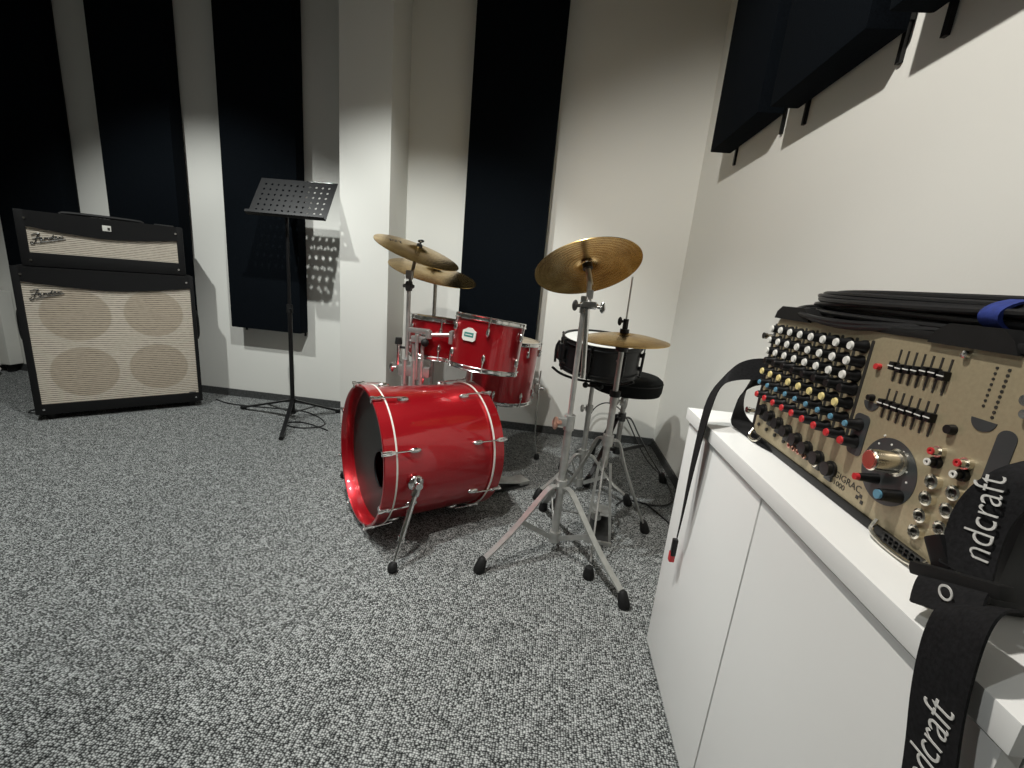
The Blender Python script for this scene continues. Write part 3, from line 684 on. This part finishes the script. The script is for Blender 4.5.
o = cymbal(None, V((XH, YH, .807)), V((.035, .021, -1)), .166, 'hi_hat_cymbal', bell=.042, bow=.014, depth=.022); tag(o, 'lower gold hi-hat cymbal lying face up just beneath the upper hi-hat cymbal', 'cymbal', 'cymbals')

# ------------------------------------------------------------------ snare drum on its stand
oS = V((.238, 1.985, .775)); nS = V((.015, -.101, 1)).normalized()
t = thing('snare_drum', oS-nS*.15, 'black snare drum with white head and black hoops behind the hi-hat', 'drum')
drum(t, oS, nS, .185, .15, 'black', 'black', 'whitehead', 'whitehead', 8, tube_lug=True, lug_m='black', phase=ang_of(nS, (-.35, -1, 0)))
sdv = V((-1, -.25, 0)).normalized(); c = oS-nS*.075+sdv*.190
B().box(c, (.022, .05, .075), Matrix.Rotation(math.atan2(sdv.y, sdv.x), 3, 'Z'), bev=.006).tube([c+V((-.008, 0, .05)), c+V((-.022, 0, .02)), c+V((-.02, 0, -.05))], .006, smooth=1).build('strainer', 'black', t)
for q in ((-.45, -.9), (.3, -.95)):
    d = V((q[0], q[1], 0)).normalized(); p = oS-nS*.07+d*.18
    B().ball((p.x, p.y, p.z), .008, n=10).build('vent_badge', 'chrome', t)
XS, YS = .222, 2.0
t = thing('snare_stand', (XS, YS, 0), 'low chrome snare stand with black basket arms beneath the black snare drum', 'snare stand', group='chrome stands')
tripod(t, (XS, YS), [(XS+.25*math.cos(a), YS+.25*math.sin(a)) for a in (1.9, 3.75, 5.95)], .20, .05, rad=.009, tubr=.012)
stand_tube(t, (XS, YS, .03), (XS, YS, .44), .0125, 'lower_tube'); stand_tube(t, (XS, YS, .43), (XS, YS, .55), .010, 'upper_tube')
B().cyl((XS, YS, .42), (XS, YS, .45), .018).build('height_clamp', 'steel', t)
wing((XS-.018, YS-.01, .435), (-1, -.3, 0), (0, 0, 1), .014).build('wing_bolt', 'steel', t)
B().box((XS, YS, .555), (.03, .03, .03), bev=.006).cyl((XS-.035, YS-.02, .55), (XS+.035, YS-.02, .55), .007).ball((XS-.035, YS-.02, .55), .014).ball((XS+.035, YS-.02, .55), .014).build('basket_adjuster', 'black', t)
for a in (1.35, 3.45, 5.55):
    d = V((math.cos(a), math.sin(a), 0)); zt = -(nS.x*d.x+nS.y*d.y)*.19
    B().tube([V((XS, YS, .565))+d*.01, V((XS, YS, .572))+d*.08, V((XS, YS, .598+zt*.8))+d*.165, V((XS, YS-.012, .632+zt))+d*.208], .006, smooth=2).build('basket_arm', 'black', t)

# ------------------------------------------------------------------ drum throne
XT, YT, ZT = .430, 2.27, .572
t = thing('drum_throne', (XT, YT, 0), 'round black padded drum throne on a low tripod in the corner', 'stool')
B().lathe([(0, 0), (.12, -.001), (.160, -.006), (.178, -.020), (.182, -.035), (.180, -.075), (.174, -.092), (0, -.096)], (XT, YT, ZT), n=64).build('seat', 'cloth', t)
B().lathe([(.1815, -.030), (.1835, -.033), (.1815, -.036)], (XT, YT, ZT), n=64).build('piping', 'rubber', t)
stand_tube(t, (XT, YT, .12), (XT, YT, ZT-.09), .0135, 'post')
B().box((XT, YT, ZT-.105), (.10, .10, .02), bev=.004).build('seat_bracket', 'darksteel', t)
B().cyl((XT, YT, .40), (XT, YT, .44), .020).build('height_clamp', 'steel', t)
wing((XT-.02, YT-.01, .42), (-1, -.5, 0), (0, 0, 1), .016).build('wing_bolt', 'steel', t)
tripod(t, (XT, YT), [(XT+.27*math.cos(a), YT+.27*math.sin(a)) for a in (-.15, 1.95, 4.05)], .33, .14, tube_m='darksteel', rad=.010, tubr=.013)

# ------------------------------------------------------------------ white cabinet under the mixer
CX, CY0, CY1, CZ = .379, .293, 1.094, .720
t = thing('storage_cabinet', (.57, .69, 0), 'low white two-door storage cabinet against the right wall', 'cabinet')
B().span((CX+.018, CY0, .0), (XW-.001, CY1, .680)).build('carcass', 'laminate', t)
for y0, y1 in ((.6945, CY1), (CY0, .6905)):
    B().span((CX, y0+.0005, .012), (CX+.017, y1-.0005, .683), bev=.0012).build('door', 'laminate', t)
o = B().span((.371, .283, .690), (XW-.001, 1.106, CZ), bev=.002).build('worktop', 'laminate', None, origin=(.564, .69, .690))
tag(o, 'white worktop lying over the two-door storage cabinet', 'worktop')
B().span((CX+.022, CY0+.01, .680), (XW-.002, CY1-.01, .6895)).build('gap_shade', 'dark', t)  # dark strip in the worktop gap, its shade put into the colour

# ------------------------------------------------------------------ powered mixer
PX = .450; MZ0, MZ1 = .7205, .982; MY0, MY1 = .400, .925
t = thing('powered_mixer', (.55, .66, MZ0), 'tan-faced powered mixing console with rows of coloured knobs on the white worktop', 'mixer')
b = B().span((PX+.012, MY0+.012, MZ0+.004), (.690, MY1-.012, MZ1-.006), bev=.012)
b.span((PX-.001, MY0, MZ0+.012), (.69, MY0+.016, MZ1-.01), bev=.008); b.span((PX-.001, MY1-.012, MZ0+.02), (.69, MY1+.004, MZ1-.02), bev=.008)
b.span((PX-.004, MY0+.01, MZ0), (PX+.05, MY1-.01, .7335), bev=.003)
case = b.build('case', 'black', t)
def rr(y0, y1, z0, z1, r, n=6):
    P = []
    for cx, cz, a0 in ((y1-r, z1-r, 0), (y0+r, z1-r, 90), (y0+r, z0+r, 180), (y1-r, z0+r, 270)):
        for k in range(n+1):
            a = math.radians(a0+90*k/n); P.append((cx+r*math.cos(a), cz+r*math.sin(a)))
    return P
EY, EZ = (0, 1, 0), (0, 0, 1)
B().prism(rr(MY0+.014, MY1-.006, .7335, .978, .022), (PX, 0, 0), EY, EZ, (.010, 0, 0)).build('front_panel', 'tan', t)
# grip rails at the top, each a raised black hump
for y0, y1 in ((.925, .806), (.556, .452)):
    poly = [(y0, -.010), (y0-.006, .004), (y0-.022, .014), (y1+.022, .014), (y1+.008, .004), (y1, -.010)]
    B().prism(poly, (PX-.006, 0, .982), EY, EZ, (.05, 0, 0)).build('grip_rail', 'rubber', t)
B().span((PX-.004, .41, .974), (PX+.04, .915, .984), bev=.004).build('top_lip', 'rubber', t)
b = B()
for i in range(9): b.span((PX-.007, .462+i*.008, .7235), (PX-.004, .4645+i*.008, .7345))
for z in (.7235, .729, .7345): b.span((PX-.0072, .460, z-.0006), (PX-.004, .530, z+.0006))
b.build('vent_grid', 'darksteel', t)
# wire feet
for y0, y1 in ((.905, .862), (.545, .462)):
    B().tube([(PX-.006, y0, .742), (PX-.016, y0-.004, .7245), (PX-.016, y1+.004, .7245), (PX-.008, y1, .738)], .0028, n=8, smooth=2).build('wire_foot', 'nickel', t)
def knob(y, z, cap, R=.0078, L=.020, capr=.0060):
    k = B().lathe([(0, 0), (R*1.25, 0), (R*1.2, .004), (R, .006), (R*.86, L-.002), (R*.74, L), (0, L)], (PX, y, z), (-1, 0, 0), n=16).build('knob', 'black', t)
    if cap:
        B().cyl((PX-L+.0005, y, z), (PX-L-.0022, y, z), capr*1.1, capr*.9, n=14).build('knob_cap', cap, k)
ycol = [.895-.0333*i for i in range(9)]
for r, z in enumerate((.951, .929, .908)):
    for y in ycol[:8]: knob(y, z, 'white')
for y in ycol[:8]: knob(y, .888, None, R=.0085)
for y in ycol[:8]: knob(y, .866, 'cream')
for y in ycol: knob(y, .8435, 'bluep', capr=.0045)
for y in ycol: knob(y, .8180, 'redp', R=.0085, capr=.0058)
B().prism(rr(ycol[8]-.017, ycol[8]+.012, .800, .860, .008), (PX-.0012, 0, 0), EY, EZ, (.0012, 0, 0)).build('knob_shadow', 'graphite', t)  # shadow of the last knobs painted on the panel as a dark pad
b = B()
for y in ycol[:8]: b.prism(rr(y-.0165, y-.0105, .806, .962, .002), (PX-.0006, 0, 0), EY, EZ, (.0006, 0, 0))
for z in (.888,): b.span((PX-.0007, .652, z-.007), (PX, .905, z+.007))
b.build('dark_bars', 'ink', t)  # dark bars beside the knob columns and along one row
for i, y in enumerate(ycol[:8]):       # cable plugs in the microphone sockets
    z = .786-.0035*i
    p = B().lathe([(0, 0), (.0128, 0), (.0128, .004), (.0108, .005), (.0108, .012), (0, .012)], (PX, y-.004, z), (-1, 0, 0), n=20).build('socket', 'black', t)
    B().box((PX-.002, y-.004, z-.014), (.004, .016, .008), bev=.001).build('socket_latch', 'graphite', p)
for y in ycol[:4]: B().cyl((PX, y+.002, .754), (PX-.003, y+.002, .754), .0035, n=10).build('small_button', 'ink', t)
def jack(y, z, r=.0072, inner='black', col='nickel', L=.006):
    j = B().lathe([(r*.55, 0), (r, 0), (r, L), (r*.75, L+.001), (r*.55, L)], (PX, y, z), (-1, 0, 0), n=18, closed=True).build('jack_socket', col, t)
    B().cyl((PX+.0005, y, z), (PX-L*.5, y, z), r*.56, n=12).build('jack_hole', inner, j)
for y in (.771, .756, .741, .723): jack(y, .756, .0052, 'redp', 'copper')
for y in (.692, .661): jack(y, .757, .0075)
for y, col in ((.499, 0), (.466, 1)):
    for z in (.821, .800, .778) + ((.757,) if col == 0 else ()): jack(y-.006 if col == 0 else y, z, .0085)
    for z, m_ in ((.855, 'redp'), (.842, 'white')):
        p = B().lathe([(0, 0), (.0065, 0), (.0065, .005), (.0045, .005), (.0045, .011), (0, .011)], (PX, y, z), (-1, 0, 0), n=16).build('phono_socket', 'nickel' if m_ == 'redp' else 'black', t)
        B().lathe([(.002, .0105), (.0042, .0105), (.0042, .0125), (.002, .0125)], (PX, y, z), (-1, 0, 0), n=14, closed=True).build('socket_ring', m_, p)
# graphic equaliser sliders
offs = [.935, .934, .935, .936, .938, .9385, .9375]; offs2 = [.885, .8855, .8855, .886, .887, .887, .888]
for row, (zt, zb, oo) in enumerate(((.957, .915, offs), (.905, .865, offs2))):
    for i in range(7):
        y = .596-.0123*i
        s = B().span((PX-.0006, y-.0014, zb), (PX, y+.0014, zt)).build('slider_slot', 'ink', t)
        k = B().box((PX-.004, y, oo[i]), (.008, .0085, .011), bev=.0015).build('slider_cap', 'black', s)
        B().box((PX-.0083, y, oo[i]), (.0008, .009, .0014)).build('slider_line', 'white', k)
# master section
oy, ozc = .560, .803
b = B()
P = [(.0455*math.cos(2*PI*i/48)*(.98), .0435*math.sin(2*PI*i/48)) for i in range(48)]
b.prism(P, (PX-.0008, oy, ozc), EY, EZ, (.0008, 0, 0)).build('master_disc', 'graphite', t)
b = B()
for yy, zz_ in ((.585, .832), (.565, .838), (.545, .836), (.532, .815), (.528, .803), (.580, .845)): b.cyl((PX-.0014, yy, zz_), (PX, yy, zz_), .0014, n=8)
b.build('dial_marks', 'white', t)
k = B().lathe([(0, 0), (.0175, 0), (.0175, .003), (.0145, .004), (.0135, .033), (.012, .0345), (0, .0345)], (PX, .549, .820), (-1, 0, 0), n=36).build('master_knob', 'nickel', t)
B().cyl((PX-.0343, .549, .820), (PX-.0352, .549, .820), .0105, n=24).build('knob_face', 'copper', k)
k = B().lathe([(0, 0), (.007, 0), (.005, .024), (0, .024)], (PX, .572, .787), (-1, 0, 0), n=16).build('knob', 'black', t)
B().cyl((PX-.0235, .572, .787), (PX-.029, .572, .787), .0046, n=14).build('knob_cap', 'redp', k)
k = B().lathe([(0, 0), (.0085, 0), (.0075, .024), (0, .024)], (PX, .532, .782), (-1, 0, 0), n=16).build('knob', 'black', t)
B().cyl((PX-.0235, .532, .782), (PX-.027, .532, .782), .0058, n=14).build('knob_cap', 'bluep', k)
B().cyl((PX, .624, .929), (PX-.006, .624, .929), .0042, n=12).build('red_button', 'redp', t)
half = [(.014*math.cos(PI+PI*i/16), .012*math.sin(PI+PI*i/16)) for i in range(17)]
B().prism(half, (PX-.0008, .619, .880), EY, EZ, (.0008, 0, 0)).build('half_disc_print', 'graphite', t)
B().lathe([(0, 0), (.005, 0), (.004, .007), (0, .007)], (PX, .620, .886), (-1, 0, 0), n=14).build('small_knob', 'black', t)
half = [(.0135*math.cos(PI+PI*i/16), .012*math.sin(PI+PI*i/16)) for i in range(17)]
B().prism(half, (PX-.0008, .4665, .9035), EY, EZ, (.0008, 0, 0)).build('half_disc_print', 'graphite', t)
B().lathe([(0, 0), (.006, 0), (.005, .007), (0, .007)], (PX, .495, .883), (-1, 0, 0), n=14).build('small_knob', 'black', t)
B().prism(rr(.430, .449, .780, .901, .009), (PX-.0008, 0, 0), EY, EZ, (.0008, 0, 0)).build('pill_print', 'graphite', t)
B().lathe([(0, 0), (.0045, 0), (.004, .005), (0, .006)], (PX, .507, .965), (-1, 0, 0), n=12).build('panel_screw', 'chrome', t)
b = B()
for i in range(8): b.cyl((PX-.0006, .4725, .957-i*.0057), (PX, .4725, .957-i*.0057), .0016, n=6)
for i in range(10): b.cyl((PX-.0006, .4602, .957-i*.0054), (PX, .4602, .957-i*.0054), .0018, n=6)
b.build('meter_dots', 'ink', t)
for y, z in ((MY1+.002, .934), (MY1+.002, .775)): B().cyl((PX-.016, y, z), (PX+.01, y, z), .0050, n=14).cyl((PX-.018, y, z), (PX-.012, y, z), .0065, n=14).build('rack_bolt', 'chrome', t)
B().cyl((PX-.008, .430, .934), (PX+.004, .430, .934), .0055, n=14).cyl((PX-.006, .429, .921), (PX+.004, .429, .921), .0045, n=14).build('rack_bolt', 'chrome', t)
text_part('GIGRAC', .0145, 'ink', t, (PX-.0004, .650, .7545), (0, -1, 0), (0, 0, 1), .0003, 'panel_lettering', sx=1.1)
text_part('1000', .0115, 'ink', t, (PX-.0004, .648, .7430), (0, -1, 0), (0, 0, 1), .0003, 'panel_lettering', sx=1.15)
b = B()
for a in ((0, 0), (.006, .004), (.010, -.003)): b.box((PX-.0004, .595-a[0], .748+a[1]), (.0006, .005, .005))
b.build('brand_mark', 'ink', t)

# strap at the left end
def strap(pts, wid, name, m='webbing', parent=None, t=.0022, sm=2, world=True):
    P = [V(p) for p in pts]; W = [V(q) for q in wid]
    for _ in range(sm):
        a, c = [P[0]], [W[0]]
        for i in range(len(P)-1):
            a += [P[i]*.75+P[i+1]*.25, P[i]*.25+P[i+1]*.75]; c += [W[i]*.75+W[i+1]*.25, W[i]*.25+W[i+1]*.75]
        P, W = a+[P[-1]], c+[W[-1]]
    return B().ribbon(P, W, t).build(name, m, parent, ang=60)
t = thing('carry_strap', (.40, .95, .75), 'black webbing strap with red buckle end hanging from left end of the mixer', 'strap')
strap([(.50, .936, .858), (.455, .965, .860), (.415, .975, .848), (.388, .965, .828), (.364, .955, .78), (.357, .950, .70), (.354, .950, .60), (.355, .952, .50), (.357, .962, .43)],
      [(0, .002, .024), (.003, .004, .024), (.006, .008, .020), (.010, .014, .012), (.004, .028, .006), (.003, .024, .004), (.002, .016, .001), (.001, .007, .0), (.001, .004, 0)], 'webbing', parent=t)
strap([(.49, .936, .852), (.462, .970, .845), (.448, .995, .805), (.447, 1.00, .755), (.450, .98, .728), (.463, .93, .7235), (.462, .86, .7232), (.466, .82, .7232)],
      [(0, .003, .022), (.004, .010, .018), (.012, .016, .006), (.016, .018, .0), (.028, .012, 0), (.030, .004, 0), (.028, 0, 0), (.02, 0, 0)], 'webbing_loop', parent=t)
B().box((.357, .968, .400), (.012, .012, .045), bev=.003).build('buckle_body', 'black', t)
B().box((.357, .972, .372), (.013, .014, .026), bev=.003).build('buckle_tip', 'redp', t)

# strap with lettering at the right end
t = thing('lettered_strap', (.38, .36, .74), 'wide black strap with white lettering hanging over right end of mixer and cabinet edge', 'strap')
up_w = V((.003, -.0225, .003))
strap([(.47, .366, .905), (.424, .380, .884), (.414, .393, .856), (.411, .399, .828), (.407, .395, .802), (.400, .384, .775)],
      [up_w*.95, up_w, up_w, up_w, up_w, up_w*.95], 'upper_strap', parent=t)
B().box((.392, .380, .771), (.014, .088, .013), Matrix.Rotation(-.40, 3, 'X'), bev=.004).build('slide_bar', 'rubber', t)
B().box((.404, .412, .778), (.014, .020, .034), Matrix.Rotation(-.7, 3, 'X'), bev=.004).build('strap_keeper', 'black', t)
tw = V((0, -.022, .014))
strap([(.398, .384, .770), (.384, .376, .768), (.374, .366, .758), (.366, .356, .752)], [V((0, -.030, .014))]*4, 'strap_fold', parent=t)
strap([(.392, .350, .768), (.372, .342, .772), (.360, .336, .762), (.354, .330, .735), (.353, .323, .690), (.353, .310, .637), (.353, .300, .58), (.353, .292, .50)],
      [tw, tw, tw, tw, V((0, -.0215, .011)), V((0, -.0205, .010)), V((0, -.020, .008)), V((0, -.020, .006))], 'hanging_strap', parent=t)
text_part('Soundcraft', .038, 'letter', t, (.3510, .299, .574), (0, .05, 1), (0, 1, -.05), .0004, 'lettering', sx=.74)
text_part('ndcraft', .040, 'letter', t, (.4040, .372, .793), (.07, .22, 1), (0, 1, -.22), .0004, 'lettering', sx=.70)
text_part('o', .030, 'letter', t, (.3700, .354, .762), (0, .45, 1), (0, 1, -.45), .0004, 'lettering')
# padded bag end at the right edge
# ------------------------------------------------------------------ cable coil on the mixer
t = thing('cable_coil', (.55, .55, .985), 'long coil of black cable lying on top of the mixer, tied with a blue strap', 'cable')
b = B(); pts = []
random.seed(11)
NL = 11
for i in range(NL):
    yl = .895-.012*(i % 4)-random.uniform(0, .03); yr = .10+random.uniform(0, .06)
    hw = .030+.006*(i % 3); zz = .9875+.0034*i; xc = (.498 if i % 2 else .516)+random.uniform(-.006, .006)
    for k in range(24):
        a = 2*PI*k/24; c_, s_ = math.cos(a), math.sin(a)
        y = (yl+yr)/2+(yl-yr)/2*(abs(c_)**.7)*(1 if c_ > 0 else -1)
        x = xc+hw*s_*(1.0+.5*max(0, c_))
        pts.append((x, y, zz+.0035*math.sin(a*2+i)+.004*k/24))
b.tube(pts, .0042, n=8, smooth=1)
b.build('coiled_cable', 'cable', t)
b = B().tube([(.50, .40, 1.0), (.470, .52, .990), (.446, .64, .980), (.440, .70, .974), (.438, .80, .980), (.470, .895, .995), (.54, .84, 1.0), (.52, .7, 1.01)], .0042, n=8, smooth=2)
b.tube([(.50, .38, 1.004), (.474, .54, .992), (.444, .66, .982), (.436, .76, .980), (.450, .87, .988), (.49, .915, 1.0), (.55, .86, 1.006), (.53, .7, 1.015)], .0042, n=8, smooth=2).build('loose_strand', 'cable', t)
B().lathe([(.030, -.011), (.033, -.011), (.033, .011), (.030, .011)], (0, 0, 0), (0, 0, 1), n=32, closed=True).xform(Matrix.Translation((.504, .500, 1.008)) @ Matrix.Rotation(PI/2, 4, 'X') @ Matrix.Diagonal((1.68, .66, 1, 1))).build('blue_tie', 'bluetie', t)

# ------------------------------------------------------------------ floor cables and the white radiator at far left
def cable(pts, label, m='cable', r=.004, name='floor_cable', group='cables on the carpet'):
    o = B().tube([(x, y, z) for x, y, z in pts], r, n=8, smooth=3).build(name, m, None, origin=(pts[0][0], pts[0][1], 0)); return tag(o, label, 'cable', group)
rz = .0045
cable([(-2.25, 2.66, rz), (-2.1, 2.60, rz), (-1.85, 2.62, rz), (-1.62, 2.66, rz), (-1.42, 2.55, rz), (-1.32, 2.42, rz), (-1.45, 2.33, rz), (-1.6, 2.38, rz), (-1.5, 2.46, rz), (-1.28, 2.36, rz)], 'thin black cable running along wall and looping under the music stand')
cable([(.30, 2.78, rz), (.30, 2.76, .10), (.33, 2.74, .24), (.42, 2.70, .30), (.52, 2.68, .24), (.60, 2.62, .10), (.66, 2.50, rz), (.72, 2.25, rz), (.70, 2.0, rz), (.60, 1.93, rz), (.45, 1.98, rz), (.40, 1.9, rz)], 'black cable looping up behind the drum throne and along the right wall')
cable([(.55, 1.95, rz), (.62, 1.80, rz), (.66, 1.65, rz), (.60, 1.5, rz), (.66, 1.35, rz)], 'black cable on the floor between the throne and the white cabinet')
cable([(-2.86, 2.10, rz), (-2.93, 2.07, rz), (-2.96, 2.13, rz), (-2.88, 2.2, rz), (-2.80, 2.25, rz)], 'short black cable loop at left foot of the speaker cabinet')
b = B(); pts = []
for i in range(4):
    for k in range(12):
        a = 2*PI*k/12; pts.append((-4.02+.13*math.cos(a)+.02*i, 2.55+.12*math.sin(a), .01+.008*i+.03*abs(math.sin(a/2+i))))
o = b.tube(pts+[(-4.17, 2.62, .2), (-4.19, 2.66, .5)], .006, n=8, smooth=2).build('coiled_cable', 'offwhite', None, origin=(-4.02, 2.55, 0)); tag(o, 'coil of white cable on the floor at the far left edge', 'cable')
t = thing('radiator', (-4.02, 2.73, .0), 'white upright radiator against the wall at the left edge, beside the speaker cabinet', 'radiator')
B().span((-4.14, 2.68, .05), (-3.96, 2.785, .60), bev=.01).build('body', 'offwhite', t)
B().span((-3.955, 2.70, .06), (-3.88, 2.785, .59), bev=.008).build('side_column', 'offwhite', t)
B().span((-4.10, 2.71, .0), (-4.06, 2.75, .06)).span((-3.94, 2.72, .0), (-3.91, 2.76, .07)).build('foot', 'rubber', t)
